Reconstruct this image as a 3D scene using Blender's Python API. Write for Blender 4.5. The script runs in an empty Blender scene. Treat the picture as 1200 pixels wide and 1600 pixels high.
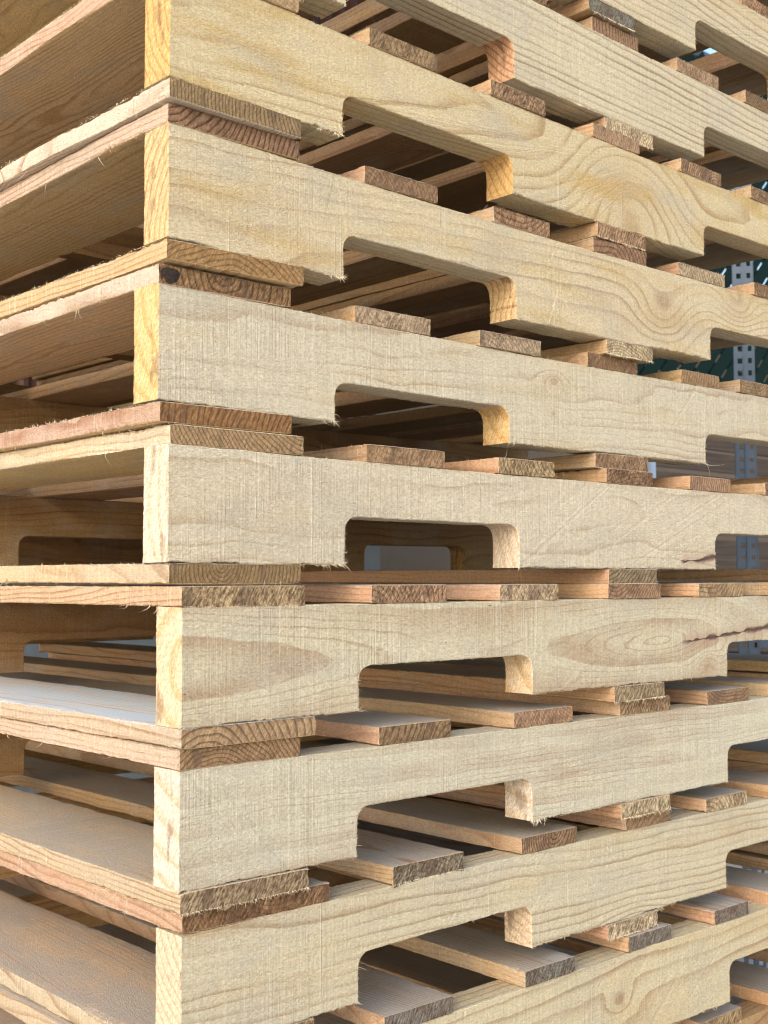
import bpy, math, random
import numpy as np
from mathutils import Vector, Matrix, Euler
R = math.radians
scene = bpy.context.scene
COL = scene.collection

# ------------------------------------------------------------------ camera, sky, sun, exposure
cam_d = bpy.data.cameras.new('camera')
cam = bpy.data.objects.new('camera', cam_d); COL.objects.link(cam)
YAW, PITCH, ROLL, FPX = 0.739, 0.0554, -0.0021, 1908.5
_f = Vector((math.cos(PITCH)*math.sin(YAW), math.cos(PITCH)*math.cos(YAW), math.sin(PITCH)))
_r = Vector((math.cos(YAW), -math.sin(YAW), 0)); _u = _r.cross(_f)
_c, _s = math.cos(ROLL), math.sin(ROLL)
_r, _u = _c*_r + _s*_u, -_s*_r + _c*_u
cam.matrix_world = Matrix(((_r.x, _u.x, -_f.x, -0.4943), (_r.y, _u.y, -_f.y, -0.7798), (_r.z, _u.z, -_f.z, -0.0140), (0, 0, 0, 1)))
cam_d.sensor_fit = 'HORIZONTAL'; cam_d.sensor_width = 36.0; cam_d.lens = FPX/1200*36
cam_d.clip_start = 0.02; cam_d.clip_end = 500
cam_d.dof.use_dof = True; cam_d.dof.focus_distance = 1.1; cam_d.dof.aperture_fstop = 22
scene.camera = cam

SUN_EL, SUN_AZ = 30.0, 248.0            # compass azimuth measured from +Y clockwise: the light comes from -X
world = bpy.data.worlds.new('World'); scene.world = world; world.use_nodes = True
wn = world.node_tree.nodes; wl = world.node_tree.links
bg = wn['Background']; sky = wn.new('ShaderNodeTexSky')
sky.sky_type = 'NISHITA'; sky.sun_disc = False
sky.sun_elevation = R(SUN_EL); sky.sun_rotation = R(SUN_AZ)
sky.air_density = 1.2; sky.dust_density = 2.2; sky.ozone_density = 1.0
wl.new(sky.outputs[0], bg.inputs['Color']); bg.inputs['Strength'].default_value = 0.15

sun_d = bpy.data.lights.new('sun', 'SUN'); sun_d.energy = 0.72; sun_d.angle = R(70); sun_d.color = (1.0, 0.93, 0.86)
sun = bpy.data.objects.new('sun', sun_d); COL.objects.link(sun)
_d = Vector((math.sin(R(SUN_AZ))*math.cos(R(SUN_EL)), math.cos(R(SUN_AZ))*math.cos(R(SUN_EL)), math.sin(R(SUN_EL))))
sun.rotation_euler = _d.to_track_quat('Z', 'Y').to_euler(); sun.location = _d*8

scene.view_settings.view_transform = 'Standard'; scene.view_settings.look = 'None'
scene.view_settings.exposure = 1.14; scene.view_settings.gamma = 1.0
scene.cycles.max_bounces = 8; scene.cycles.diffuse_bounces = 4; scene.cycles.use_denoising = True; scene.cycles.filter_width = 1.1

# ------------------------------------------------------------------ node helpers
class NT:
    def __init__(s, mat): s.t = mat.node_tree; s.t.nodes.clear()
    def n(s, typ, **kw):
        nd = s.t.nodes.new(typ)
        for k, v in kw.items(): setattr(nd, k, v)
        return nd
    def put(s, sock, v):
        if isinstance(v, bpy.types.NodeSocket): s.t.links.new(v, sock)
        elif v is not None: sock.default_value = v
    def m(s, op, a, b=None, c=None, clamp=False):
        nd = s.n('ShaderNodeMath', operation=op, use_clamp=clamp)
        for i, v in enumerate((a, b, c)): s.put(nd.inputs[i], v)
        return nd.outputs[0]
    def v(s, op, a, b=None, out=0):
        nd = s.n('ShaderNodeVectorMath', operation=op)
        s.put(nd.inputs[0], a)
        if b is not None: s.put(nd.inputs[1], b)
        return nd.outputs[out]
    def scale(s, a, f):
        nd = s.n('ShaderNodeVectorMath', operation='SCALE'); s.put(nd.inputs[0], a); s.put(nd.inputs[3], f); return nd.outputs[0]
    def noise(s, vec, scale=1.0, detail=2.0, rough=0.5, dim='3D', dist=0.0):
        nd = s.n('ShaderNodeTexNoise', noise_dimensions=dim)
        s.put(nd.inputs['Vector'], vec); s.put(nd.inputs['Scale'], scale); s.put(nd.inputs['Detail'], detail)
        s.put(nd.inputs['Roughness'], rough); s.put(nd.inputs['Distortion'], dist)
        return nd.outputs[0]
    def ramp(s, f, lo, hi, a=0.0, b=1.0, smooth=True):
        nd = s.n('ShaderNodeMapRange', interpolation_type='SMOOTHSTEP' if smooth else 'LINEAR')
        s.put(nd.inputs[0], f)
        for i, x in enumerate((lo, hi, a, b)): s.put(nd.inputs[i+1], x)
        return nd.outputs[0]
    def mix(s, f, a, b, blend='MIX'):
        nd = s.n('ShaderNodeMix', data_type='RGBA', blend_type=blend); nd.clamp_factor = True
        s.put(nd.inputs[0], f)
        for i, x in ((6, a), (7, b)):
            if isinstance(x, tuple) and len(x) == 3: x = x+(1,)
            s.put(nd.inputs[i], x)
        return nd.outputs[2]
    def attr(s, name, which='Fac'):
        nd = s.n('ShaderNodeAttribute', attribute_type='OBJECT', attribute_name=name); return nd.outputs[which]
    def sep(s, v):
        nd = s.n('ShaderNodeSeparateXYZ'); s.put(nd.inputs[0], v); return nd.outputs
    def comb(s, x, y, z):
        nd = s.n('ShaderNodeCombineXYZ')
        for i, k in enumerate((x, y, z)): s.put(nd.inputs[i], k)
        return nd.outputs[0]
    def finish(s, color, rough, height=None, dist=0.001, strength=1.0, metallic=0.0, spec=0.3):
        p = s.n('ShaderNodeBsdfPrincipled')
        s.put(p.inputs['Base Color'], color if not (isinstance(color, tuple) and len(color) == 3) else color+(1,))
        s.put(p.inputs['Roughness'], rough); s.put(p.inputs['Metallic'], metallic)
        s.put(p.inputs['Specular IOR Level'], spec)
        if height is not None:
            b = s.n('ShaderNodeBump'); s.put(b.inputs['Height'], height)
            b.inputs['Distance'].default_value = dist; s.put(b.inputs['Strength'], strength)
            s.t.links.new(b.outputs[0], p.inputs['Normal'])
        o = s.n('ShaderNodeOutputMaterial'); s.t.links.new(p.outputs[0], o.inputs[0])

def new_mat(name):
    m = bpy.data.materials.new(name); m.use_nodes = True; return m, NT(m)

def wood_material(name, end=False):
    """Sawn pine. Growth rings are one solid field round a pith line, so they run on from face to end grain.
    Every length in this material is in millimetres of the board's own space."""
    mat, t = new_mat(name)
    co = t.n('ShaderNodeTexCoord').outputs['Object']
    P = t.scale(co, 1000.0)
    x, y, z = t.sep(P)
    seed = t.attr('seed')
    sv = t.comb(t.m('MULTIPLY', seed, 37.1), t.m('MULTIPLY', seed, 91.7), t.m('MULTIPLY', seed, 53.3))
    def N(sx, sy, sz, detail=2.0, rough=0.5, off=0.0, dist=0.0):
        q = t.v('MULTIPLY', P, (sx, sy, sz)); q = t.v('ADD', q, sv)
        if off: q = t.v('ADD', q, (off, off*1.7, off*.6))
        return t.noise(q, 1.0, detail, rough, dist=dist)
    n1 = t.m('SUBTRACT', N(.0035, .012, .012, 2.0), .5)
    n2 = t.m('SUBTRACT', N(.0045, .014, .014, 2.0, off=11.0), .5)
    wob = t.m('SUBTRACT', N(.02, .06, .06, 2.0, off=5.0), .5)
    wan = t.attr('wander')
    xc, qb, bandw = t.sep(t.attr('pith_bow', 'Vector'))
    xq = t.m('SUBTRACT', x, xc); xq = t.m('MULTIPLY', t.m('MULTIPLY', xq, xq), t.m('MULTIPLY', qb, .001))
    px, py, pz = t.sep(t.attr('pith', 'Vector'))     # pith y, pith z, slope of the pith along the board
    yy = t.m('ADD', t.m('SUBTRACT', y, t.m('ADD', t.m('ADD', px, xq), t.m('MULTIPLY', x, pz))), t.m('MULTIPLY', t.m('MULTIPLY', n1, wan), 46.0))
    zz = t.m('ADD', t.m('SUBTRACT', z, py), t.m('MULTIPLY', t.m('MULTIPLY', n2, wan), 46.0))
    r = t.m('SQRT', t.m('ADD', t.m('MULTIPLY', yy, yy), t.m('MULTIPLY', zz, zz)))
    r = t.m('ADD', r, t.m('MULTIPLY', wob, 3.0))
    kn = []
    axis = t.attr('knot_axis')
    w = t.m('ADD', t.m('MULTIPLY', y, t.m('SUBTRACT', 1.0, axis)), t.m('MULTIPLY', z, axis))
    for nm in ('knot_a', 'knot_b'):
        kx, kz, ks = t.sep(t.attr(nm, 'Vector'))
        dx = t.m('MULTIPLY', t.m('SUBTRACT', x, kx), .62); dz = t.m('SUBTRACT', w, kz)
        d = t.m('SQRT', t.m('ADD', t.m('MULTIPLY', dx, dx), t.m('MULTIPLY', dz, dz)))
        dn = t.m('DIVIDE', d, t.m('MAXIMUM', ks, .01))
        g = t.m('POWER', 2.718, t.m('MULTIPLY', t.m('MULTIPLY', dn, dn), -.55))
        r = t.m('ADD', r, t.m('MULTIPLY', g, t.m('MULTIPLY', ks, 1.2)))
        kn.append((g, dn, ks))
    sp = t.attr('spacing')
    ph = t.m('DIVIDE', r, sp)
    fr = t.m('FRACT', ph)
    late = t.m('MULTIPLY', t.ramp(fr, t.m('SUBTRACT', .93, bandw), .93), t.ramp(fr, .94, 1.0, 1.0, 0.0))
    per = t.noise(t.comb(t.m('FLOOR', ph), seed, 0.0), 1.7, 0.0)
    late = t.m('MULTIPLY', late, t.ramp(per, .3, .7, .35, 1.25))
    patch = N(.006, .022, .022, 3.0, .55, off=23.0)
    late = t.m('MULTIPLY', late, t.ramp(patch, .3, .62, .35, 1.1))
    fibre = N(.03, 1.1, 1.1, 3.0, .6, off=3.0)
    fuzz = N(.30, .62, .62, 3.0, .66, off=7.0, dist=.8)
    fuzz2 = N(1.1, 1.3, 1.3, 2.0, .6, off=9.0)
    ringc = t.attr('ring')
    kg = t.m('MAXIMUM', t.m('MULTIPLY', kn[0][0], t.m('GREATER_THAN', kn[0][2], .5)), t.m('MULTIPLY', kn[1][0], t.m('GREATER_THAN', kn[1][2], .5)))
    ringc = t.m('ADD', ringc, t.m('MULTIPLY', kg, .5))
    if not end:
        geo_n = t.sep(t.n('ShaderNodeTexCoord').outputs['Normal'])
        wide = t.m('MULTIPLY', t.m('SUBTRACT', 1.0, axis), t.ramp(t.m('ABSOLUTE', geo_n[2]), .5, .9))
        A = t.mix(wide, t.attr('wood_a', 'Vector'), t.attr('wood_face', 'Vector')); B = t.mix(wide, t.attr('wood_b', 'Vector'), t.mix(1.0, t.attr('wood_face', 'Vector'), (.66, .55, .42), 'MULTIPLY'))
        col = t.mix(t.m('MULTIPLY', late, ringc), A, B)
        f2 = t.m('FRACT', t.m('MULTIPLY', t.m('ADD', ph, t.m('MULTIPLY', wob, .08)), t.m('MAXIMUM', 1.0, t.m('ROUND', t.m('DIVIDE', sp, 5.5)))))
        l2 = t.m('MULTIPLY', t.m('MULTIPLY', t.ramp(f2, .70, .92), t.ramp(f2, .94, 1.0, 1.0, 0.0)), t.ramp(N(.005, .03, .03, 2.0, off=111.0), .42, .6))
        col = t.mix(t.m('MULTIPLY', l2, .58), col, B)
        sawp_ = t.attr('saw')
        # large calm tone areas: heartwood brown and sapwood yellow
        col = t.mix(t.m('MULTIPLY', t.ramp(patch, .5, .74), t.attr('brown')), col, (.42, .275, .165), 'MIX')
        yel = N(.005, .03, .03, 3.0, .6, off=31.0)
        col = t.mix(t.m('MULTIPLY', t.ramp(yel, .46, .68), t.attr('yellow')), col, (.60, .42, .17), 'MIX')
        gry = N(.009, .02, .02, 3.0, .6, off=43.0)
        col = t.mix(t.ramp(gry, .48, .72, 0.0, .42), col, (.50, .46, .385), 'MIX')
        col = t.mix(1.0, col, t.mix(t.m('MULTIPLY', t.ramp(N(1.1, .012, .012, 2.0, .6, off=121.0), .36, .64), sawp_), (1.04, 1.04, 1.04), (.94, .932, .92)), 'MULTIPLY')
        col = t.mix(1.0, col, t.mix(fibre, (.88, .86, .83), (1.11, 1.11, 1.11)), 'MULTIPLY')
        # saw kerf lines across the grain, coming and going in patches
        saw = N(.55, .006, .006, 2.0, .7, off=13.0)
        saw_fine = N(1.6, .02, .02, 1.0, .5, off=17.0)
        sawp = t.m('MULTIPLY', t.ramp(N(.012, .02, .02, 1.0, off=19.0), .38, .62, .35, 1.0), t.attr('saw'))
        sl = t.m('MULTIPLY', t.ramp(saw, .55, .68), sawp)
        col = t.mix(t.m('MULTIPLY', sl, .42), col, (.80, .73, .58))
        scr = t.m('MULTIPLY', t.m('MULTIPLY', t.ramp(N(.33, .0015, .0015, 1.0, .4, off=101.0), .70, .76), t.ramp(N(.03, .02, .02, 2.0, off=105.0), .42, .58)), t.attr('saw'))
        col = t.mix(t.m('MULTIPLY', scr, .5), col, (.85, .78, .62))
        col = t.mix(t.m('MULTIPLY', t.m('MULTIPLY', t.ramp(saw, .42, .28), sawp), .26), col, (.36, .235, .15))
        col = t.mix(1.0, col, t.mix(t.ramp(fuzz, .30, .70), (.82, .79, .745), (1.11, 1.115, 1.12)), 'MULTIPLY')
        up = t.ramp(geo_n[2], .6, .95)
        dst = t.m('MULTIPLY', t.m('MULTIPLY', up, t.attr('dust')), t.ramp(gry, .25, .6, .55, 1.0))  # upward faces mixed toward a patchy grey
        col = t.mix(t.m('MULTIPLY', dst, t.m('SUBTRACT', 1.0, t.m('MULTIPLY', late, .55))), col, t.mix(t.attr('frost'), t.mix(fuzz, (.30, .282, .258), (.58, .555, .51)), t.mix(fuzz, (.50, .60, .70), (.74, .85, .96))))  # blue-white skylight painted into the top face colour of one board
        # pale torn fibres lying on the face
        fl = t.ramp(N(.22, .5, .5, 2.0, .7, off=51.0, dist=1.6), .69, .75)
        col = t.mix(t.m('MULTIPLY', fl, .5), col, (.82, .74, .58))
        # tiny resin specks
        spk = t.ramp(N(.10, .25, .25, 1.0, .5, off=61.0), .79, .84)
        col = t.mix(t.m('MULTIPLY', spk, .7), col, (.17, .09, .05))
        for g, dn, ks in kn:
            kr = t.m('FRACT', t.m('MULTIPLY', t.m('ADD', dn, t.m('MULTIPLY', wob, .7)), t.m('MULTIPLY', ks, .16)))
            ins = t.ramp(t.m('ADD', dn, t.m('MULTIPLY', wob, .5)), .5, .36)
            ins = t.m('MULTIPLY', ins, t.m('MULTIPLY', t.attr('knot_dark'), t.m('GREATER_THAN', ks, .5)))
            col = t.mix(t.m('MULTIPLY', ins, .75), col, t.mix(t.ramp(kr, .2, .9), (.33, .20, .11), (.16, .085, .045)))
            col = t.mix(t.m('MULTIPLY', t.m('MULTIPLY', g, t.ramp(dn, 1.6, .6)), .22), col, (.50, .33, .20))
        # resin pocket / bark crack: a thin wavy dark line
        cx_, cz_, cl_ = t.sep(t.attr('crack', 'Vector'))
        wl_ = t.m('MULTIPLY', t.m('SUBTRACT', N(.022, .02, .02, 5.0, .72, off=71.0), .5), 11.0)
        cd = t.m('ABSOLUTE', t.m('ADD', t.m('SUBTRACT', w, t.m('ADD', cz_, t.m('MULTIPLY', t.m('SUBTRACT', x, cx_), .07))), wl_))
        along = t.m('DIVIDE', t.m('ABSOLUTE', t.m('SUBTRACT', x, cx_)), t.m('MAXIMUM', cl_, .01))
        live = t.m('MULTIPLY', t.ramp(along, 1.0, .75), t.m('GREATER_THAN', cl_, .5))
        wide = t.ramp(N(.05, .05, .05, 2.0, off=77.0), .3, .7, .5, 5.0)
        crack = t.m('MULTIPLY', t.ramp(cd, wide, 0.0), live)
        halo = t.m('MULTIPLY', t.ramp(cd, 13.0, 1.0), live)
        col = t.mix(t.m('MULTIPLY', t.m('MULTIPLY', halo, t.ramp(fuzz, .3, .6)), .5), col, (.42, .20, .15))
        col = t.mix(t.m('MULTIPLY', crack, .9), col, (.10, .045, .04))
        h = t.m('ADD', t.m('MULTIPLY', fuzz, .9), t.m('MULTIPLY', fuzz2, .45))
        h = t.m('ADD', h, t.m('MULTIPLY', t.m('MULTIPLY', saw, sawp), .8))
        h = t.m('ADD', h, t.m('MULTIPLY', t.m('MULTIPLY', saw_fine, sawp), .35))
        h = t.m('ADD', h, t.m('MULTIPLY', fl, .5)); h = t.m('ADD', h, t.m('MULTIPLY', scr, .6))
        h = t.m('ADD', h, t.m('MULTIPLY', fibre, .2))
        h = t.m('SUBTRACT', h, t.m('MULTIPLY', crack, 2.6))
        t.finish(col, .82, h, .0016, 1.0, spec=.22)
    else:
        A = t.attr('end_a', 'Vector'); B = t.attr('end_b', 'Vector')
        el = t.m('MULTIPLY', t.m('MULTIPLY', t.ramp(fr, .5, .88), t.ramp(fr, .92, 1.0, 1.0, 0.0)), t.attr('end_ring'))
        col = t.mix(el, A, B)
        tear = t.noise(t.v('ADD', t.comb(t.m('MULTIPLY', x, .3), t.m('MULTIPLY', t.m('ADD', y, t.m('MULTIPLY', z, .55)), .42), t.m('MULTIPLY', t.m('SUBTRACT', z, t.m('MULTIPLY', y, .5)), .16)), sv), 1.0, 4.0, .68)
        torn = t.attr('torn')
        blot = N(.02, .045, .05, 3.0, .6, off=81.0)
        col = t.mix(t.m('MULTIPLY', t.ramp(blot, .45, .6), t.m('MULTIPLY', t.ramp(torn, .1, .4), .75)), col, t.mix(.5, col, (.13, .075, .05)))
        col = t.mix(1.0, col, t.mix(t.m('ADD', .5, t.m('MULTIPLY', t.m('SUBTRACT', t.ramp(tear, .32, .68), .5), t.m('ADD', .25, torn))), (.45, .40, .37), (1.5, 1.53, 1.56)), 'MULTIPLY')
        fl = t.m('MULTIPLY', t.ramp(tear, .60, .72), torn)
        col = t.mix(t.m('MULTIPLY', fl, .55), col, (.62, .52, .38))
        col = t.mix(1.0, col, t.mix(t.ramp(fuzz, .3, .7), (.80, .78, .76), (1.15, 1.15, 1.15)), 'MULTIPLY')
        q_ = t.m('ADD', t.m('MULTIPLY', y, .9), t.m('MULTIPLY', z, .5))
        sw = t.noise(t.v('ADD', t.comb(t.m('MULTIPLY', q_, .75), t.m('MULTIPLY', z, .03), 0.0), sv), 1.0, 2.0, .6)
        col = t.mix(1.0, col, t.mix(t.ramp(sw, .36, .64), (.82, .80, .78), (1.13, 1.13, 1.13)), 'MULTIPLY') if False else t.mix(t.m('ADD', .12, torn), col, t.mix(1.0, col, t.mix(t.ramp(sw, .36, .64), (.76, .73, .70), (1.16, 1.16, 1.16)), 'MULTIPLY'))
        edge = N(.03, .07, .02, 2.0, .5, off=91.0)
        col = t.mix(t.ramp(edge, .58, .68, 0.0, .5), col, (.13, .085, .06))
        h = t.m('ADD', t.m('MULTIPLY', sw, .5), t.m('MULTIPLY', tear, t.m('ADD', .1, t.m('MULTIPLY', torn, 2.0)))); h = t.m('ADD', h, t.m('ADD', t.m('MULTIPLY', fuzz, .8), t.m('MULTIPLY', fuzz2, .4)))
        h = t.m('SUBTRACT', h, t.m('MULTIPLY', el, .12))
        t.finish(col, .88, h, .0011, 1.0, spec=.15)
    return mat

M_SIDE = wood_material('sawn pine face')
M_END = wood_material('sawn pine end grain', end=True)
m_, t_ = new_mat('loose pale wood fibre')
t_.finish((.80, .70, .52), .8); M_FIBRE = m_

m_, t_ = new_mat('black dead knot')
c_ = t_.v('MULTIPLY', t_.n('ShaderNodeTexCoord').outputs['Object'], (400, 900, 900)); n_ = t_.noise(c_, 1.0, 3.0, .6)
t_.finish(t_.mix(t_.ramp(n_, .35, .7), (.012, .009, .008), (.07, .04, .025)), .6, n_, .0008); M_KNOT = m_

# ------------------------------------------------------------------ mesh helpers
def link(o, parent=None, loc=None, rot=None):
    COL.objects.link(o)
    if parent is not None: o.parent = parent
    if loc is not None: o.location = loc
    if rot is not None: o.rotation_euler = rot
    return o
def tag(o, label=None, cat=None, group=None, kind=None):
    if label: o['label'] = label
    if cat: o['category'] = cat
    if group: o['group'] = group
    if kind: o['kind'] = kind
    return o
def mesh_from(name, V, F, mats, mi=None, smooth=None):
    me = bpy.data.meshes.new(name)
    me.from_pydata([tuple(v) for v in V], [], F)
    for m in mats: me.materials.append(m)
    if mi is not None: me.polygons.foreach_set('material_index', mi)
    if smooth is not None: me.polygons.foreach_set('use_smooth', smooth)
    me.update(); return me
def smooth1d(n, step, rng, amp):
    """1-D value noise with n samples, one knot every step samples"""
    k = max(2, int(math.ceil(n/step))+2)
    kn = rng.normal(0, 1, k)
    xs = np.arange(n)/step
    i = xs.astype(int); f = xs-i; f = f*f*(3-2*f)
    return amp*(kn[i]*(1-f)+kn[i+1]*f)

def stations(L, fine):
    if not fine: return np.array([0, .0008]+list(np.linspace(.01, L-.01, max(6, int(L/.05))))+[L-.0008, L])
    s = [0, .0008]; x = .0025
    while x < L-.004:
        s.append(x)
        x += .0022 if x < .05 else (.0035 if x < .42 else .02)
    return np.array(s+[L-.0008, L])

def board_mesh(L, W, T, rng, fine=True, chew=1.0, tear_low=0.0):
    """A sawn board: length along x from 0, width along y from 0, thickness along z from 0."""
    st = stations(L, fine); n = len(st)
    dw = .008 if fine else .03
    nw = max(2, int(W/dw)); ntk = 4 if fine else 1
    c = .0007
    ys = np.linspace(c, W-c, nw+1); zs = np.linspace(c, T-c, ntk+1)
    prof = [(y, 0., 0, -1) for y in ys] + [(W, z, 1, 0) for z in zs] + [(y, T, 0, 1) for y in ys[::-1]] + [(0., z, -1, 0) for z in zs[::-1]]
    prof = np.array(prof); k = len(prof)
    V = np.zeros((n, k, 3))
    V[:, :, 0] = st[:, None]; V[:, :, 1] = prof[None, :, 0]; V[:, :, 2] = prof[None, :, 1]
    # raggedness along the four long arrises, more on the lower ones
    if fine:
        for iy, yv in ((-1, 0.), (1, W)):
            for iz, zv in ((-1, 0.), (1, T)):
                jag = np.abs(smooth1d(n, 1.3, rng, .00022)) + np.abs(smooth1d(n, 7, rng, .0002))
                mask = np.clip(smooth1d(n, 25, rng, 1.0)-.3, 0, 1.5)
                jag = (jag + np.abs(rng.normal(0, .0004, n))*mask)*chew
                near = (np.abs(prof[:, 0]-yv) < .0012) & (np.abs(prof[:, 1]-zv) < .0012)
                V[:, near, 1] -= iy*jag[:, None]*.6
                V[:, near, 2] -= iz*jag[:, None]
        for s_, sel in ((1, prof[:, 2] == 1), (-1, prof[:, 2] == -1)):
            V[:, sel, 1] += smooth1d(n, 30, rng, .0005)[:, None]
        V[:, :, 2] += smooth1d(n, 60, rng, .00015)[:, None]
    # ends: slight round-over and sawn jitter
    for e, sgn in ((0, 1), (n-1, -1)):
        V[e, :, 1] = np.clip(V[e, :, 1], .0006, W-.0006); V[e, :, 2] = np.clip(V[e, :, 2], .0006, T-.0006)
        if fine:
            jit = rng.normal(0, .00035, k)
            V[e, :, 0] += jit; V[e+sgn, :, 0] += jit
            if tear_low:
                lowz = prof[:, 1] < .003
                j2 = np.abs(rng.normal(0, tear_low, k))*lowz
                V[e, :, 2] -= j2; V[e, :, 0] += sgn*.0003
    idx = np.arange(n*k).reshape(n, k)
    a = idx[:-1, :]; b = idx[1:, :]; a2 = np.roll(a, -1, 1); b2 = np.roll(b, -1, 1)
    F = np.stack([a, b, b2, a2], -1).reshape(-1, 4).tolist()
    nq = len(F)
    F.append(list(idx[0][:])); F.append(list(idx[-1][::-1]))
    mi = np.zeros(nq+2, dtype=np.int32); mi[-2:] = 1
    # wide faces flat, arris strips smooth
    sm = np.zeros(nq+2, dtype=bool)
    return mesh_from('board', V.reshape(-1, 3), F, [M_SIDE, M_END], mi, sm)

def stringer_outline(L, H, leg, notch, mid, nd, bow, step, rng, chew, rad=.0125):
    pts = []
    def seg(p, q, rag=1.0, kind=0, last=False):
        d = math.hypot(q[0]-p[0], q[1]-p[1]); m = max(1, int(d/step))
        nx, nz = (q[1]-p[1])/d, -(q[0]-p[0])/d       # outward normal for a counter-clockwise outline
        jag = np.abs(smooth1d(m+1, 1.4, rng, .00028)) + smooth1d(m+1, 12, rng, .00025)
        mask = np.clip(smooth1d(m+1, 22, rng, 1.0)-.4, 0, 1.5)
        jag = (jag + np.abs(rng.normal(0, .0004, m+1))*mask)*chew*rag
        for i in range(m):
            f = i/m
            e = min(1, i/2)
            pts.append((p[0]+(q[0]-p[0])*f - nx*jag[i]*e*-1*(-1), p[1]+(q[1]-p[1])*f - nz*jag[i]*e, kind))
    def arc(cx, cz, a0, a1):
        m = 6
        for i in range(m):
            a = a0+(a1-a0)*i/m
            pts.append((cx+rad*math.cos(a), cz+rad*math.sin(a), 1))
    b1 = leg; b2 = leg+notch; c1 = b2+mid; c2 = c1+notch
    # start lower-left, go right along the bottom (counter-clockwise seen from -Y)
    seg((0, 0), (b1, 0), 1.6)
    for s, e in ((b1, b2), (c1, c2)):
        seg((s, 0), (s, nd-rad), .8, 1)
        arc(s+rad, nd-rad, math.pi, math.pi/2)
        seg((s+rad, nd), (e-rad, nd), .7, 0)
        arc(e-rad, nd-rad, math.pi/2, 0)
        seg((e, nd-rad), (e, 0), .8, 1)
        seg((e, 0), (c1 if s == b1 else L, 0), 1.6)
    seg((L, 0), (L, H), .5, 1)
    seg((L, H), (0, H), .6, 0)
    seg((0, H), (0, 0), .6, 1)
    P = np.array(pts)
    x = P[:, 0]/.56
    P[:, 1] -= bow*x*(2-x)
    return P

def stringer_mesh(L, H, TH, leg, notch, mid, nd, bow, rng, fine=True, chew=1.0):
    step = .0022 if fine else .02
    P = stringer_outline(L, H, leg, notch, mid, nd, bow, step, rng, chew if fine else 0.0)
    n = len(P); xy = P[:, :2]; kind = P[:, 2]
    prv = np.roll(xy, 1, 0); nxt = np.roll(xy, -1, 0)
    # outward normal, smoothed
    t = nxt-prv; t /= np.maximum(np.linalg.norm(t, axis=1), 1e-9)[:, None]
    nn = np.stack([t[:, 1], -t[:, 0]], 1)
    layers = [(0., .0008), (.0008, 0.)] + ([(f*TH, 0.) for f in (.2, .4, .6, .8)] if fine else []) + [(TH-.0008, 0.), (TH, .0008)]
    V = []
    for li, (y, ins) in enumerate(layers):
        q = xy - nn*ins
        if fine and 0 < li < len(layers)-1:
            q = q + nn*rng.normal(0, .00012, n)[:, None]
        V.append(np.stack([q[:, 0], np.full(n, y), q[:, 1]], 1))
    if fine:
        V[0][:, 1] += np.abs(rng.normal(0, .0002, n))
    V = np.concatenate(V); m = len(layers)
    idx = np.arange(n*m).reshape(m, n)
    a = idx[:-1]; b = idx[1:]; a2 = np.roll(a, -1, 1); b2 = np.roll(b, -1, 1)
    F = np.stack([a, b, b2, a2], -1).reshape(-1, 4).tolist(); nq = len(F)
    mi = np.tile(kind.astype(np.int32), m-1)
    F.append(list(idx[0][:])); F.append(list(idx[-1][::-1]))
    mi = np.concatenate([mi, [0, 0]]).astype(np.int32)
    return mesh_from('stringer', V, F, [M_SIDE, M_END], mi, np.zeros(nq+2, dtype=bool))

# ------------------------------------------------------------------ wood looks, written on each object
def wood(o, rng, a, b, face=None, ring=.6, spacing=5.0, pith=(0, -60, 0), end_a=(.40, .27, .16), end_b=(.2, .12, .07), end_ring=.8,
         torn=.6, saw=.7, wander=.6, pith_bow=(0, 0, .45), dust=0.0, frost=0.0, brown=.3, yellow=.3, knot_a=(0, 0, 0), knot_b=(0, 0, 0), knot_axis=0.0, knot_dark=0.0, crack=(0, 0, 0)):
    o['seed'] = float(rng.uniform(0, 9)); o['wood_a'] = a; o['wood_b'] = b; o['wood_face'] = face or a; o['ring'] = float(ring); o['spacing'] = float(spacing)
    o['pith'] = tuple(float(q) for q in pith); o['end_a'] = end_a; o['end_b'] = end_b; o['end_ring'] = float(end_ring)
    o['torn'] = float(torn); o['saw'] = float(saw); o['brown'] = float(brown); o['yellow'] = float(yellow)
    o['knot_a'] = tuple(float(q) for q in knot_a); o['knot_b'] = tuple(float(q) for q in knot_b)
    o['wander'] = float(wander); o['pith_bow'] = tuple(float(q) for q in pith_bow); o['dust'] = float(dust); o['frost'] = float(frost)
    o['knot_axis'] = float(knot_axis); o['knot_dark'] = float(knot_dark); o['crack'] = tuple(float(q) for q in crack)

def jitc(c, rng, s=.06):
    g = rng.normal(0, s); return tuple(float(np.clip(k*(1+g+rng.normal(0, s*.35)), .02, .9)) for k in c)

# ------------------------------------------------------------------ pallets
H, BT = .089, .01599
LEG, NOTCH, MID, ND, TH, YM = .1743, .2189, .3378, .0393, .0350, .6105
LEN = 2*LEG+2*NOTCH+MID
WID = YM*2+TH
PITCH_Z = H+2*BT
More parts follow.
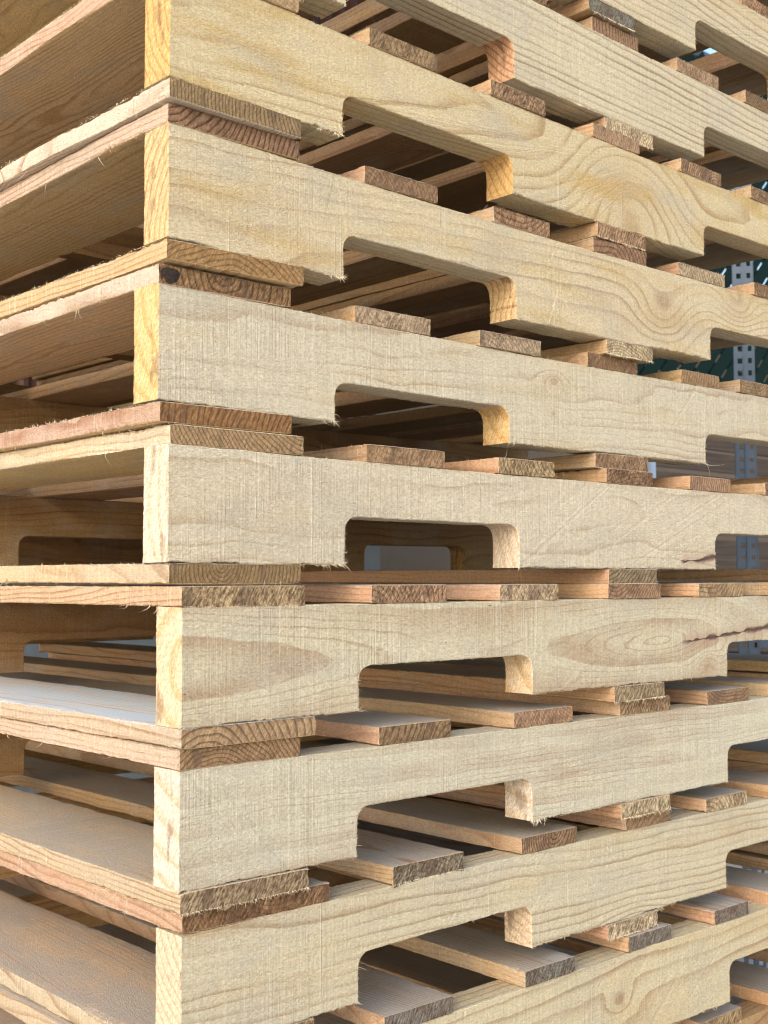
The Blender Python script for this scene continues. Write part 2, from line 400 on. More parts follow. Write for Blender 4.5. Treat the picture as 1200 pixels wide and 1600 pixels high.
# number: dx, dy, dz (mm), turn, tilt along x, tilt along y (mrad), bow (mm), notch depth change (mm)
POSE = {
 0: (-4, 3, 2.4, 1.0, .8, .7, 3.4, 0),
 1: (-11.7, 5.4, 2.4, 2.7, .8, .7, 3.4, -.5), 2: (5.8, 6.7, 2.7, 4.0, .8, .7, 5.3, -.8), 3: (-6.9, -5.4, 3.0, 12.6, .8, .7, 6.0, -2.5),
 4: (-2.5, 1.7, 3.3, -1.9, .8, .7, 7.3, -.5), 5: (-6.7, 7.8, .7, -1.9, 2.3, .8, 5.0, -5.0), 6: (-.5, 2.4, -.6, -3.6, 0, 1.8, 2.4, 1.8),
 7: (4.2, -10.2, -2.1, -.1, -.5, -.9, -.1, -2.0), 8: (6.8, -4.7, -2.1, -3.5, -2.1, -3.3, -1.5, 1.5), 9: (12.1, -.9, -2.9, 2.4, -2.3, -3.7, -3.0, 1.0),
 10: (3, -2.0, -4.2, -7.0, -4.6, -3.4, -4.6, 4.0), 11: (5, 2, -5.0, 3.0, -4.0, -2.5, -3.5, 0), 12: (-4, -3, -5.4, -2.0, -2.5, -1.2, -2.0, 0), 13: (2, 3, -5.6, 1, 0, 0, 0, 0)}
DEF_TOP = [(0, 127), (198, 285), (361, 446), (522, 605), (684, 765), (835, 920), (991, 1118)]
TOP = {2: {3: (521, 604), 4: (677, 764), 5: (822, 906)}, 3: {0: (0, 125), 1: (203, 288), 2: (361, 443), 3: (522, 605), 4: (684, 769), 5: (835, 918)},
 4: {0: (-1, 126), 1: (197, 287), 2: (362, 445), 3: (516, 610), 4: (671, 765), 5: (825, 905)},
 5: {0: (0, 127), 1: (197, 289), 2: (352, 441), 3: (516, 603), 4: (685, 762), 5: (805, 892)},
 6: {0: (2, 130), 1: (198, 293), 2: (364, 447), 3: (530, 611), 4: (681, 764), 5: (841, 925)},
 7: {0: (0, 118), 1: (187, 278), 2: (348, 434), 3: (510, 602), 4: (675, 767)}, 8: {0: (0, 114), 1: (198, 285), 2: (369, 456), 3: (531, 620), 4: (692, 778)},
 9: {0: (1, 144), 1: (213, 301), 2: (380, 463), 3: (543, 623), 4: (691, 777)}, 10: {1: (208, 291), 2: (385, 459), 3: (546, 622), 4: (702, 771)}}
BOT = {1: {1: (527, 609)}, 2: {1: (540, 627)}, 3: {0: (-1, 127), 1: (526, 612)}, 4: {0: (-2, 130), 1: (535, 617)}, 5: {0: (1, 127), 1: (526, 618)},
 6: {0: (2, 128), 1: (530, 615)}, 7: {0: (1, 129), 1: (518, 606)}, 8: {0: (1, 122), 1: (529, 616)}, 9: {1: (509, 595)}}
DEF_BOT = [(0, 127), (520, 606), (991, 1118)]

CREAM = (.60, .50, .345); GREY = (.56, .49, .36); YELL = (.60, .465, .26)
LATE = (.44, .30, .19); LATE2 = (.40, .25, .14)
# look of the near stringer of every pallet, read off the photograph
NEAR = {
 1: dict(a=(0.683, 0.587, 0.401), b=(0.39, 0.28, 0.18), ring=0.75, spacing=6.5, pith=(-110, 150, .02), wander=.3, yellow=.25, brown=.1, saw=.5, end_a=(0.683, 0.474, 0.260), end_b=(.48, .29, .13)),
 2: dict(a=(0.694, 0.610, 0.429), b=(0.37, 0.27, 0.18), ring=0.85, spacing=6.0, pith=(-120, 150, .03), yellow=.05, brown=.1, saw=.6, wander=.12, end_a=(0.683, 0.423, 0.260), end_b=(.36, .17, .08)),
 3: dict(a=(0.694, 0.577, 0.361), b=(0.44, 0.29, 0.14), ring=0.42, spacing=8, pith=(-85, 80, -.05), wander=.4, yellow=.85, brown=.15, saw=.45, knot_a=(585, 28, 44), knot_b=(0, 0, 0), end_a=(0.714, 0.474, 0.206), end_b=(.52, .29, .10)),
 4: dict(a=(0.683, 0.577, 0.386), b=(0.40, 0.27, 0.17), ring=0.36, spacing=7.5, pith=(-80, 0, .04), wander=.42, yellow=.5, brown=.2, saw=.6, knot_a=(640, 34, 24), knot_b=(790, 60, 18), end_a=(0.714, 0.524, 0.293), end_b=(.48, .28, .11)),
 5: dict(a=(0.672, 0.602, 0.455), b=(0.41, 0.28, 0.18), ring=0.64, spacing=17, pith=(-60, 90, -.03), pith_bow=(0, 0, .2), yellow=.2, brown=.08, saw=1.0, knot_a=(462, 62, 9), knot_b=(460, 30, 5), knot_dark=.6, end_a=(0.756, 0.544, 0.271), end_b=(.62, .39, .15)),
 6: dict(a=(0.683, 0.605, 0.461), b=(0.46, 0.35, 0.22), ring=0.21, spacing=12, pith=(-90, 50, 0), yellow=.08, brown=.0, saw=.9, crack=(700, 9, 40), end_a=(0.756, 0.645, 0.511), end_b=(.66, .50, .32)),
 7: dict(a=(0.659, 0.594, 0.436), b=(0.40, 0.25, 0.15), ring=1.0, spacing=26, pith=(-31.5, 44, .0), pith_bow=(275, .29, .8), wander=.22, yellow=.05, brown=.2, saw=.9, knot_a=(690, 18, 9), crack=(745, 47, 110), end_a=(0.756, 0.605, 0.412), end_b=(.62, .42, .21)),
 8: dict(a=(0.659, 0.613, 0.478), b=(0.41, 0.29, 0.20), ring=0.42, spacing=21, pith=(-35, 160, .03), pith_bow=(0, 0, .75), wander=.35, yellow=.1, brown=.45, saw=1.0, end_a=(0.735, 0.645, 0.532), end_b=(.62, .47, .30)),
 9: dict(a=(0.648, 0.577, 0.417), b=(0.39, 0.28, 0.17), ring=0.68, spacing=8.0, pith=(-55, 120, .05), wander=.4, yellow=.25, brown=.3, saw=.7, knot_a=(560, -20, 22), end_a=(0.714, 0.585, 0.434), end_b=(.56, .38, .21)),
 10: dict(a=(0.659, 0.577, 0.391), b=(0.41, 0.28, 0.17), ring=0.69, spacing=8, pith=(-110, 20, .03), wander=.3, yellow=.3, brown=.1, saw=.7, knot_a=(530, 50, 10), knot_dark=.3, end_a=(0.662, 0.504, 0.348), end_b=(.5, .34, .18)),
}
BROWN_END = [((.37, .25, .155), (.16, .10, .06)), ((.46, .33, .205), (.22, .14, .08)), ((.29, .19, .12), (.12, .07, .045)), ((.52, .41, .28), (.29, .20, .125)), ((.40, .255, .165), (.16, .085, .055))]
GREY_END = ((.22, .20, .18), (.11, .10, .09)); PALE_END = ((.58, .49, .34), (.42, .30, .19))
# board ends that stand out: (pallet, 'top'/'bottom', index) -> (colours, torn, ring)
END_LOOK = {(1, 'b', 1): (GREY_END, .4, .3), (9, 'b', 1): (PALE_END, 1.0, .2), (8, 'b', 1): (PALE_END, 1.0, .2), (10, 't', 3): (GREY_END, .5, .3), (10, 't', 2): (GREY_END, .6, .4),
 (10, 't', 1): (GREY_END, .6, .3), (10, 't', 4): (GREY_END, .4, .4), (9, 't', 1): (((.27, .225, .18), (.13, .10, .08)), .9, .5), (4, 'b', 1): (PALE_END, .5, 1.0), (2, 'b', 1): (PALE_END, .6, .8),
 (3, 'b', 1): (((.44, .31, .19), (.27, .17, .10)), .6, .9), (7, 'b', 1): (((.42, .33, .22), (.27, .19, .12)), .6, .7), (6, 'b', 1): (((.36, .26, .18), (.19, .12, .08)), .3, 1.0),
 (3, 'b', 0): (((.36, .26, .15), (.22, .13, .07)), .15, 1.0), (4, 't', 0): (((.34, .21, .13), (.16, .085, .05)), .25, 1.0), (4, 'b', 0): (((.36, .23, .11), (.24, .13, .06)), .2, .8),
 (5, 't', 0): (((.31, .20, .11), (.16, .09, .05)), .6, .9), (5, 'b', 0): (((.32, .18, .085), (.19, .095, .045)), .3, .9), (6, 't', 0): (((.40, .28, .165), (.25, .16, .09)), .2, 1.0),
 (6, 'b', 0): (((.38, .26, .14), (.22, .13, .07)), .15, 1.0), (7, 't', 0): (((.38, .29, .18), (.20, .13, .08)), .9, .3), (7, 'b', 0): (((.44, .33, .20), (.26, .16, .09)), .25, 1.0),
 (8, 't', 0): (((.38, .25, .16), (.20, .12, .08)), .3, .9), (8, 'b', 0): (((.34, .26, .18), (.20, .14, .10)), .9, .2), (9, 't', 0): (((.27, .155, .085), (.16, .085, .045)), .6, .5)}
# narrow long edge of the corner boards: cream, pink or orange
LEAD_FACE = {(2, 'b'): ((0.703, 0.577, 0.430), .1), (3, 't'): ((0.627, 0.437, 0.330), .3), (3, 'b'): ((0.741, 0.632, 0.520), .1), (4, 't'): ((0.646, 0.493, 0.390), .2), (4, 'b'): ((0.684, 0.502, 0.300), .3), (5, 't'): ((0.684, 0.558, 0.460), .1),
 (5, 'b'): ((0.589, 0.409, 0.320), .1), (6, 't'): ((0.722, 0.614, 0.450), .1), (6, 'b'): ((0.684, 0.521, 0.340), .2), (7, 't'): ((0.627, 0.446, 0.300), .2), (7, 'b'): ((0.608, 0.484, 0.360), .1), (8, 't'): ((0.627, 0.484, 0.380), .1),
 (8, 'b'): ((0.570, 0.465, 0.330), .3), (9, 't'): ((0.551, 0.372, 0.270), .2), (9, 'b'): ((0.551, 0.465, 0.340), .3), (10, 't'): ((0.570, 0.465, 0.330), .2)}

LABELS = {
 0: 'wooden pallet at the very top of the stack, above the frame',
 1: 'highest pallet in view, crossing the top corner of the stack beside the sky gaps',
 2: 'pallet with straight even grain lines and a curved crescent mark above its middle notch',
 3: 'yellowish pallet with a big swirling knot figure on its side rail',
 4: 'pallet with a torn tuft at its first notch and wavy contour grain',
 5: 'pallet set back at the corner, orange rail end and a small knot mid-rail',
 6: 'pallet at eye level with plain fuzzy grey rail, grey light showing straight through its notch',
 7: 'pallet with broad brown pointed grain bands and a long dark crack on its side rail',
 8: 'pallet just below the cracked one, pale blocky rail end and vertical saw lines',
 9: 'pallet with close wavy stripes on its side rail above a pale torn board end',
 10: 'lowest pallet with its side rail in the picture, its board ends weathered grey',
 11: 'pallet whose board ends only just show along the bottom edge of the picture',
 12: 'second pallet up from the ground, hidden below the frame',
 13: 'bottom pallet of the stack resting flat on the concrete'}

def fibre_geo(V, F, p, d, L, r, rng, curl=.5):
    """one curved tapering sliver, three-sided"""
    d = np.array(d, float); d /= np.linalg.norm(d)
    a = np.cross(d, (0.3, .5, .8)); a /= np.linalg.norm(a); b = np.cross(d, a)
    n = 4; base = len(V)
    bend = rng.normal(0, curl, 2)
    for i in range(n):
        f = i/n
        c = np.array(p)+d*L*f+(a*bend[0]+b*bend[1])*L*f*f
        rr = r*(1-.75*f)
        for k in range(3):
            an = 2*math.pi*k/3
            V.append(c+a*math.cos(an)*rr+b*math.sin(an)*rr*.6)
    V.append(np.array(p)+d*L+(a*bend[0]+b*bend[1])*L)
    for i in range(n-1):
        for k in range(3):
            F.append((base+i*3+k, base+i*3+(k+1) % 3, base+(i+1)*3+(k+1) % 3, base+(i+1)*3+k))
    e = base+(n-1)*3
    for k in range(3): F.append((e+k, e+(k+1) % 3, base+n*3))

# tufts of torn wood: pallet -> list of (x mm, z mm, how many, length mm, direction)
TUFTS = {3: [(172, 1, 30, 4, (.1, -.4, -1)), (150, 0, 20, 3, (0, -.5, -1)), (396, 1, 14, 5, (-.6, -.5, -.5)), (610, 1, 12, 4, (.6, -.5, -.2)), (60, 88, 16, 3, (0, -.6, .6))],
 4: [(173, 2, 46, 7, (.7, -.5, -.5)), (160, 1, 30, 5, (.3, -.4, -.8)), (455, 12, 16, 6, (-.1, -.7, -.3)), (395, 1, 20, 4, (0, -.5, -1))],
 5: [(172, 1, 34, 6, (.6, -.4, -.6)), (155, 0, 3, 13, (.05, -.1, -1)), (730, 1, 12, 9, (1, -.1, 0)), (728, 0, 9, 26, (1, -.05, .1)), (397, 1, 26, 4, (-.3, -.4, -.8))],
 6: [(170, 1, 44, 8, (.9, -.4, -.25)), (150, 0, 30, 8, (.9, -.4, -.2)), (392, 1, 46, 6, (-.5, -.6, -.4)), (398, 1, 26, 8, (.9, -.4, -.1))],
 7: [(172, 1, 18, 6, (.8, -.5, .1)), (395, 1, 30, 4, (-.2, -.4, -.9)), (520, 1, 18, 6, (.3, -.6, .6)), (720, 1, 16, 7, (.5, -.5, -.5)), (620, 1, 8, 9, (-.6, -.5, .6))],
 8: [(404, 1, 70, 6, (0, -.4, -1)), (396, 1, 40, 5, (-.2, -.5, -.8)), (172, 1, 14, 3, (.3, -.5, -.7)), (560, 0, 14, 4, (.3, -.5, -.5))],
 9: [(174, 1, 18, 4, (.6, -.4, -.4)), (396, 1, 26, 3, (-.3, -.5, -.6)), (600, 0, 26, 5, (.2, -.5, -.8))], 10: [(700, 0, 12, 4, (.4, -.5, -.6))]}

GROUP = 'wooden pallets in the stack'
def build_pallet(p):
    rng = np.random.default_rng(400+p)
    dx, dy, dz, rt, tx, ty, bow, dnd = POSE[p]
    root = bpy.data.objects.new('wooden_pallet', None); root.empty_display_size = .1
    link(root, None, (dx/1000, dy/1000, (6-p)*PITCH_Z+dz/1000), (ty/1000, -tx/1000, rt/1000))
    tag(root, LABELS[p], 'pallet', GROUP)
    seen = 1 <= p <= 11
    bow /= 1000
    def sag(xm): q = xm/.56; return bow*q*(2-q)
    # stringers
    for si, y0 in enumerate((0, YM, 2*YM)):
        fine = seen and si == 0 and p <= 10
        me = stringer_mesh(LEN, H, TH, LEG, NOTCH, MID, ND+dnd/1000, bow, rng, fine, 1.0)
        o = bpy.data.objects.new('stringer', me); link(o, root, (0, y0, 0))
        if si == 0 and p in NEAR:
            kw = dict(NEAR[p]); wood(o, rng, kw.pop('a'), kw.pop('b'), knot_axis=1.0, end_ring=.75, torn=.1, **kw)
        else:
            wood(o, rng, jitc((.42, .265, .135), rng), (.27, .14, .065), ring=.8, spacing=rng.uniform(4, 8), pith=(-60, rng.uniform(0, 90), .02), end_a=(.62, .44, .24), end_b=(.46, .29, .13), knot_axis=1.0, brown=.3, yellow=.3, saw=.3, torn=.3)  # recess shade put into the darker wood colour of the inner rails
    # deck boards above, bottom boards below
    V, F = [], []
    for kind in ('t', 'b'):
        spec = list(DEF_TOP if kind == 't' else DEF_BOT)
        for k, v in (TOP if kind == 't' else BOT).get(p, {}).items(): spec[k] = v
        for bi, (x0, x1) in enumerate(spec):
            if (bi > 3 or p not in TOP) and kind == 't' and bi < 6 and bi not in TOP.get(p, {}):
                j = rng.normal(0, 3); x0 += j; x1 += j+rng.normal(0, 2)
            x0 /= 1000; x1 /= 1000; W = x1-x0
            T = BT-.0003
            look = END_LOOK.get((p, kind, bi))
            tear = .0016 if (kind == 'b' and bi == 1) or (look and look[1] > .8) else 0.0
            y_off = -rng.uniform(-.0012, .0015)
            if kind == 'b' and bi == 1: y_off = -rng.uniform(0, .002)
            me = board_mesh(WID+rng.uniform(-.004, .004), W, T, rng, seen, 1.5 if bi == 0 else 1.0, tear)
            o = bpy.data.objects.new('deck_board' if kind == 't' else 'bottom_board', me)
            # local x -> +Y, local y -> -X
            zz = (H+.00015 if kind == 't' else -BT+.00015) - sag((x0+x1)/2)
            link(o, root, (x1, y_off, zz), (0, -rng.normal(0, .002)*0, math.pi/2 + (rng.normal(0, .0012) if bi else rng.normal(0, .0006))))
            fa = LEAD_FACE.get((p, kind)) if bi == 0 else None
            if fa: a, rg = fa; rg = rg*.5+.7; bb = (a[0]*.62, a[1]*.48, a[2]*.38); sw = .9
            else:
                a = jitc((.58, .39, .245), rng, .09); bb = (a[0]*.62, a[1]*.52, a[2]*.45); rg = rng.uniform(.3, .8); sw = .4
            if look: (ea, eb), tn, er = look
            else:
                ea, eb = BROWN_END[int(rng.integers(0, 5))]; tn = rng.uniform(.12, .85); er = rng.uniform(.3, .9)
            kd = 0.0; ka = (0, 0, 0)
            if rng.random() < .4: ka = (rng.uniform(30, 900), rng.uniform(15, W*1000-15), rng.uniform(8, 16)); kd = .8
            wood(o, rng, a, bb, face=jitc((.80, .57, .32) if bi == 0 else (.43, .29, .16), rng, .08), ring=rg, spacing=rng.uniform(3.2, 6.0), pith=(W*500+rng.normal(0, 55), (-1)**int(rng.integers(0, 2))*rng.uniform(10, 70), rng.normal(0, .03)),  # wide-face colour carries light: corner boards brightened, inner ones darkened as recess shade
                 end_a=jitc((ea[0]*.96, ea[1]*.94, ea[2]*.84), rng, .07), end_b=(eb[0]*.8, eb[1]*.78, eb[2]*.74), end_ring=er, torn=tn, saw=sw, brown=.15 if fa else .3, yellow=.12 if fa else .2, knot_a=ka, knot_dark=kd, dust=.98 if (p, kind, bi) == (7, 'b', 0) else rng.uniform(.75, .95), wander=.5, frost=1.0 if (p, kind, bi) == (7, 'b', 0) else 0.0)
            if (p, kind, bi) == (3, 'b', 0): o['knot_axis'] = 1.0; o['knot_a'] = (297.0, 8.0, 9.0); o['knot_dark'] = .55
            if (p, kind, bi) == (5, 't', 0):
                # the black dead knot at the corner runs through the board's end
                Vk, Fk = [], []; nr, ns = 5, 16        # a black dead knot breaks out through the corner of this board's end
                for i in range(nr):
                    for k in range(ns):
                        an = 2*math.pi*k/ns; rr = (1-i/nr)*(1+.12*math.sin(an*3+i)+.05*math.cos(an*5))
                        Vk.append((-.0006-.0011*math.sin(i/nr*1.5)+rng.normal(0, .00012), W-.0105+.0083*rr*math.cos(an), .0078+.0062*rr*math.sin(an)))
                Vk.append((-.0012, W-.0105, .0078))
                for i in range(nr-1):
                    for k in range(ns): Fk.append((i*ns+k, i*ns+(k+1) % ns, (i+1)*ns+(k+1) % ns, (i+1)*ns+k))
                for k in range(ns): Fk.append(((nr-1)*ns+k, (nr-1)*ns+(k+1) % ns, nr*ns))
                ko = bpy.data.objects.new('dead_knot', mesh_from('dead_knot', Vk, Fk, [M_KNOT])); link(ko, o)
            if not seen: continue
            # fringe of torn fibres round the end (pallet space) and along the corner board's long arris
            n_end = int(W*1000*(.28 + (1.6 if tear else .25*tn)))
            for _ in range(n_end):
                low = rng.random() < (.85 if tear else .55)
                L_ = rng.gamma(2.0, .0009 if tear else .00055)
                fibre_geo(V, F, (rng.uniform(x0, x1), y_off+.0004, zz + (.0006 if low else T-.0006)), (rng.normal(0, .5), -.8+rng.normal(0, .3), (-1.2 if low else .7)+rng.normal(0, .3)), L_, .00022, rng)
            if bi == 0:
                if kind == 'b' or p in (3, 6):
                    for _ in range(170):
                        yv = rng.uniform(0, .34)
                        fibre_geo(V, F, (x0+.0003, yv, zz+T-.0004), (-.35+rng.normal(0, .3), rng.normal(0, .6), rng.uniform(.5, 1)), min(.0032, rng.gamma(2.0, .0005)), .00028, rng, .7)
                for _ in range(70):
                    low = rng.random() < .5
                    yv = rng.uniform(.0, .34)
                    fibre_geo(V, F, (x0+.0004, yv, zz+(.0005 if low else T-.0005)), (-.8, rng.normal(0, .7), (-1 if low else 1)*rng.uniform(.2, 1)), rng.gamma(2.0, .0007), .0002, rng)
                for _ in range(3):
                    yv = rng.uniform(.02, .3)
                    fibre_geo(V, F, (x0+.001, yv, zz+.0005), (-.4, rng.normal(0, .6), -1), rng.uniform(.004, .009), .0004, rng, 1.2)
            elif bi in (1, 2, 3, 4):
                for _ in range(16):
                    yv = rng.uniform(.0, .3)
                    fibre_geo(V, F, (x0+.0004, yv, zz+T-.0005), (-.8, rng.normal(0, .7), rng.uniform(.1, 1)), rng.gamma(2.0, .0010), .00022, rng)
    if p <= 10 and seen:
        # lower arris of the near rail, notch arrises, flecks on its face
        for _ in range(330):
            x = rng.uniform(0, LEG+NOTCH+MID)
            inn = LEG < x < LEG+NOTCH
            z = (ND+dnd/1000 if inn else 0) - sag(x) + .0004
            if inn and rng.random() < .75: continue
            fibre_geo(V, F, (x, .0005, z), (rng.normal(0, .7), -.6, -rng.uniform(.2, 1)), rng.gamma(2.0, .0006), .0002, rng)
        for _ in range(120):
            x = rng.uniform(0, LEG+NOTCH+MID)
            fibre_geo(V, F, (x, .0005, H-sag(x)-.0006), (rng.normal(0, .7), -.8, rng.uniform(-.1, .7)), rng.gamma(2.0, .0006), .0002, rng)
        for e in (LEG, LEG+NOTCH, LEG+NOTCH+MID):
            for _ in range(45):
                z = rng.uniform(0, ND*.8)-sag(e)
                s = -1 if e == LEG+NOTCH else 1
                fibre_geo(V, F, (e-s*.0004, rng.uniform(0, .002), z), (s*1.0, -.5+rng.normal(0, .3), rng.normal(0, .4)), rng.gamma(2.0, .0006), .0002, rng)
        for _ in range(80):
            z = rng.uniform(0, H); fibre_geo(V, F, (.0004, rng.uniform(0, .001), z), (-.6, -.6, rng.normal(0, .6)), rng.gamma(2.0, .0004), .00018, rng)
        for _ in range(150):     # loose curls clinging to the face
            x = rng.uniform(0, .8); z = rng.uniform(.004, H-.004)
            if (LEG-.003 < x < LEG+NOTCH+.003 or x > LEG+NOTCH+MID-.003) and z < ND+.004: continue
            fibre_geo(V, F, (x, -.0001, z-sag(x)), (rng.normal(0, .8), -.12, rng.normal(0, .8)), rng.gamma(2.0, .0009), .00016, rng, 1.2)
        for (x, z, cnt, L_, d) in TUFTS.get(p, []):
            for _ in range(int(cnt*rng.uniform(.25, .8))):
                dd = (d[0]+rng.normal(0, .3), d[1]*rng.uniform(.2, 1.4), d[2]+rng.normal(0, .3))
                xx = x/1000+rng.normal(0, .004)
                inn = LEG < xx < LEG+NOTCH
                if inn: xx = LEG-.0005 if abs(xx-LEG) < abs(xx-LEG-NOTCH) else LEG+NOTCH+.0005
                if xx > LEG+NOTCH+MID: xx = LEG+NOTCH+MID-.0005
                fibre_geo(V, F, (xx, rng.uniform(.0002, .002), z/1000-sag(x/1000)), dd, L_/1000*min(1.3, rng.gamma(2.0, .28)) if L_ < 12 else L_/1000*rng.uniform(.5, 1), .00030, rng, .5)
    if V:
        me = mesh_from('splinters', V, F, [M_FIBRE])
        o = bpy.data.objects.new('splinters', me); link(o, root); o['kind'] = 'stuff'
    return root

for p in range(0, 14): build_pallet(p)

# ------------------------------------------------------------------ setting
GZ = (6-13)*PITCH_Z - BT - .0056
def box(V, F, x0, x1, y0, y1, z0, z1):
    b = len(V)
    V += [(x0, y0, z0), (x1, y0, z0), (x1, y1, z0), (x0, y1, z0), (x0, y0, z1), (x1, y0, z1), (x1, y1, z1), (x0, y1, z1)]
    F += [(b, b+3, b+2, b+1), (b+4, b+5, b+6, b+7), (b, b+1, b+5, b+4), (b+1, b+2, b+6, b+5), (b+2, b+3, b+7, b+6), (b+3, b, b+4, b+7)]
def box_mesh(name, dims, mat, bevel=.0):
    V, F = [], []; box(V, F, *dims); me = mesh_from(name, V, F, [mat])
    return me

m_, t = new_mat('pale yard concrete')
co = t.n('ShaderNodeTexCoord').outputs['Object']
n = t.noise(co, 1.3, 6.0, .6); n2 = t.noise(co, 60.0, 4.0, .7)
c = t.mix(t.ramp(n, .3, .7), (.52, .465, .385), (.62, .555, .46)); c = t.mix(t.ramp(n2, .3, .7), t.mix(.5, c, (.25, .22, .19)), c)
t.finish(c, .9, n2, .002, .6); M_CONC = m_
V = [(-60, -60, GZ), (60, -60, GZ), (60, 60, GZ), (-60, 60, GZ)]
g = bpy.data.objects.new('ground', mesh_from('ground', V, [(0, 1, 2, 3)], [M_CONC])); link(g); tag(g, kind='structure')

# grey-blue rendered wall with a rusty brown corrugated cladding above it
m_, t = new_mat('grey blue render')
co = t.n('ShaderNodeTexCoord').outputs['Object']
n = t.noise(co, 1.6, 5.0, .6); n2 = t.noise(co, 35.0, 4.0, .65)
c = t.mix(t.ramp(n, .3, .7), (.085, .10, .115), (.17, .195, .21)); t.finish(c, .8, n2, .002, .5); M_RENDER = m_
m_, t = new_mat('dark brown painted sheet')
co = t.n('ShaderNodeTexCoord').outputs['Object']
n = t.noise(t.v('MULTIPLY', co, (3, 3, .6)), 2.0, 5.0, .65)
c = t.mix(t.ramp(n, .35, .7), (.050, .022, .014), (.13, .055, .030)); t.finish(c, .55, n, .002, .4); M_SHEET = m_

shed = bpy.data.objects.new('storage_shed', None); link(shed, None, (0, 3.3, GZ)); tag(shed, 'shed behind the stack with grey blue wall below and brown corrugated sheets above', 'shed')
w = bpy.data.objects.new('wall', box_mesh('wall', (-3.0, 3.2, 0, .15, 0, 1.55), M_RENDER)); link(w, shed)
def corrugated(x0, x1, z0, z1, pitch, depth, mat):
    V, F = [], []; n = int((x1-x0)/pitch*8)
    for i in range(n+1):
        x = x0+(x1-x0)*i/n; ph = (x/pitch) % 1
        tri = min(1, max(0, (abs(ph-.5)*2-.25)*2.2))
        for (y, z) in ((-depth*tri, z0), (-depth*tri, z1)): V.append((x, y, z))
    for i in range(n):
        a = i*2; F.append((a, a+2, a+3, a+1))
    k = len(V)
    V += [(x, y+.0012, z) for x, y, z in V]
    F += [tuple(reversed([q+k for q in f])) for f in F]
    return mesh_from('sheet', V, F, [mat])
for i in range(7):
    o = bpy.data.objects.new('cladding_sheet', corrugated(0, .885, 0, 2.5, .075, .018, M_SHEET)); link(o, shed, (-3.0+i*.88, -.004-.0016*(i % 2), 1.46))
o = bpy.data.objects.new('roof', box_mesh('roof', (-3.2, 3.25, -2.3, 2.5, 3.97, 4.05), M_SHEET)); link(o, shed)  # overhang and its posts are added to dim skylight behind the stack
for xx in (-3.1, 3.1):
    o = bpy.data.objects.new('roof_post', box_mesh('roof_post', (xx-.04, xx+.04, -2.2, -2.12, 0, 3.968), M_SHEET)); link(o, shed)

# dark board wall
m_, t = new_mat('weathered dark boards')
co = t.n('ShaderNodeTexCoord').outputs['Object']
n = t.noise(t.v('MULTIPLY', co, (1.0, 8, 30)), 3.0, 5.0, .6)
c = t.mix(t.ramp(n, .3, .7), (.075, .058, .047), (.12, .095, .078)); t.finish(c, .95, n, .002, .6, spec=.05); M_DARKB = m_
bw = bpy.data.objects.new('board_wall', None); link(bw, None, (0, 2.25, GZ)); tag(bw, 'low dark weathered plank wall under the green slatted fence', 'wall')
z = 0; rng = np.random.default_rng(9); top_z = .72-GZ
heights = [.19]*7
while z < top_z-.02:
    hgt = .19 if z < .85 else .093
    hgt = min(hgt, top_z-z)
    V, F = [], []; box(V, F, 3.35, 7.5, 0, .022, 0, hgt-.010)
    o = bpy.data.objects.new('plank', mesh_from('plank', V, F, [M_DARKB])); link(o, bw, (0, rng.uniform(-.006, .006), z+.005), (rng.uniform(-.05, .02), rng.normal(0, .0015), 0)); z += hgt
for xx in (3.45, 5.0, 6.6):
    o = bpy.data.objects.new('post', box_mesh('post', (xx, xx+.06, .03, .09, 0, top_z), M_DARKB)); link(o, bw)

# green slatted fence standing on the plank wall line
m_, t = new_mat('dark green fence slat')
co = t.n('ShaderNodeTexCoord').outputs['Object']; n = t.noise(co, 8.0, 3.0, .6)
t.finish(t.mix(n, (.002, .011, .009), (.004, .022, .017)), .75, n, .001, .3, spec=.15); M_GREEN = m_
m_, t = new_mat('galvanised steel'); co = t.n('ShaderNodeTexCoord').outputs['Object']
n = t.noise(co, 30.0, 4.0, .6); t.finish(t.mix(n, (.085, .115, .155), (.13, .17, .225)), .55, n, .0005, .4, metallic=.2); M_STEEL = m_
fence = bpy.data.objects.new('slatted_fence', None); link(fence, None, (0, 2.27, .72)); tag(fence, 'green diagonal slat privacy fence above the dark plank wall', 'fence')
FX0, FX1, FH = 3.0, 7.4, 1.65
slat_me = box_mesh('slat', (-.036, .036, -.002, .002, 0, FH/math.cos(R(45))), M_GREEN)
k = 0; x = FX0-1.4
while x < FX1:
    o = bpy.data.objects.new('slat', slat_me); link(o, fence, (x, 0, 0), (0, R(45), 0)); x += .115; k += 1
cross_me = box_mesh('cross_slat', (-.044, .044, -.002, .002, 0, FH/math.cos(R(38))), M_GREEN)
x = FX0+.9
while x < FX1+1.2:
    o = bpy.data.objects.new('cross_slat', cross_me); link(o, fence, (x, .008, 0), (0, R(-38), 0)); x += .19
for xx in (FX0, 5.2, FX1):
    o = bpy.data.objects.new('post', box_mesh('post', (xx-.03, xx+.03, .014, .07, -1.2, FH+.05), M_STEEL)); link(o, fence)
o = bpy.data.objects.new('top_rail', box_mesh('top_rail', (FX0, FX1, .014, .05, FH, FH+.04), M_STEEL)); link(o, fence)

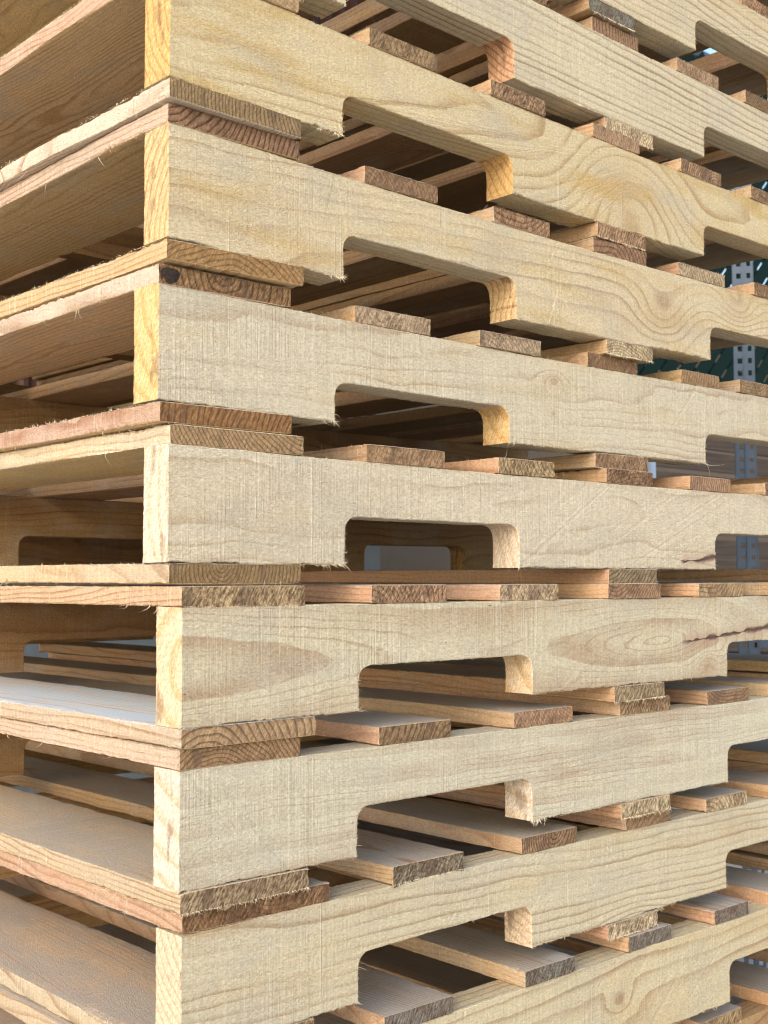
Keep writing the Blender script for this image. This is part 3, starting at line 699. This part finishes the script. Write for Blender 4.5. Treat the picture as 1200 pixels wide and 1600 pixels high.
# tan building beyond the fence
m_, t = new_mat('tan stucco'); co = t.n('ShaderNodeTexCoord').outputs['Object']; n = t.noise(co, 4.0, 5.0, .6)
t.finish(t.mix(n, (.13, .095, .07), (.18, .14, .10)), .9, n, .01, .3); M_TAN = m_
tb = bpy.data.objects.new('low_building', None); link(tb, None, (0, 6.5, GZ)); tag(tb, 'low tan building seen dimly through the fence slats', 'building')
o = bpy.data.objects.new('wall', box_mesh('wall', (5.0, 18, 0, 3, 0, 3.6), M_TAN)); link(o, tb)
o = bpy.data.objects.new('roof', box_mesh('roof', (4.8, 18.2, -.2, 3.2, 3.6, 3.7), M_SHEET)); link(o, tb)

# storage rack: slotted upright, beam, rusty sheet
rack = bpy.data.objects.new('steel_rack', None); tag(rack, 'blue grey perforated steel rack upright with a beam and brown sheet below', 'rack')
az = YAW + math.atan((1168-600)/FPX)
rx, ry = -.4943+2.62*math.sin(az), -.7798+2.62*math.cos(az)
link(rack, None, (rx, ry, GZ), (0, 0, -az+R(2)))
def slotted(width, height, th, pitch, hole, mat, dark):
    """upright web with two columns of square holes, cut through the plate"""
    V, F = [], []
    cols = [(-width/2, -width*.34), (-width*.34, -width*.10), (-width*.10, width*.20), (width*.20, width*.40), (width*.40, width/2)]
    n = int(height/pitch)
    # solid vertical bands
    for a, b in (cols[0], cols[2], cols[4]): box(V, F, a, b, 0, th, 0, n*pitch)
    for i in range(n):
        z0 = i*pitch
        for a, b in (cols[1], cols[3]): box(V, F, a, b, 0, th, z0+hole, z0+pitch)
    box(V, F, -width/2-.002, -width/2, -.001, .035, 0, n*pitch)
    box(V, F, width/2, width/2+.002, -.001, .035, 0, n*pitch)
    box(V, F, -.0015, .0010, -.0025, 0.0, 0, n*pitch)
    return mesh_from('upright', V, F, [mat])
o = bpy.data.objects.new('upright', slotted(.038, 2.0, .002, .0255, .011, M_STEEL, None)); link(o, rack)
zb = -.014-(1012-908)/FPX*2.6-GZ
o = bpy.data.objects.new('beam', box_mesh('beam', (-.9, 1.2, .045, .095, zb-.045, zb-.012), M_DARKB)); link(o, rack)
o = bpy.data.objects.new('sheet', corrugated(-.9, 1.2, zb-.30, zb-.055, .035, .006, M_SHEET)); link(o, rack, (0, .06, 0))
o = bpy.data.objects.new('brace', box_mesh('brace', (.012, .9, .036, .044, zb+.0, zb+.035), M_STEEL)); link(o, rack)

# white plastic pipe standing behind the stack
m_, t = new_mat('white plastic pipe'); t.finish((.66, .72, .78), .4); M_PIPE = m_
az = YAW + math.atan((1016-600)/FPX); dd = 2.5
V, F = [], []; n = 20
for z in (0, 1.15):
    for i in range(n): V.append((.013*math.cos(2*math.pi*i/n), .013*math.sin(2*math.pi*i/n), z))
for i in range(n): F.append((i, (i+1) % n, n+(i+1) % n, n+i))
F.append(tuple(range(n, 2*n))); F.append(tuple(range(n-1, -1, -1)))
o = bpy.data.objects.new('water_pipe', mesh_from('water_pipe', V, F, [M_PIPE], None, [True]*n+[False, False])); link(o, None, (-.4943+dd*math.sin(az), -.7798+dd*math.cos(az), GZ)); tag(o, 'white plastic pipe standing upright behind the pallet stack', 'pipe')
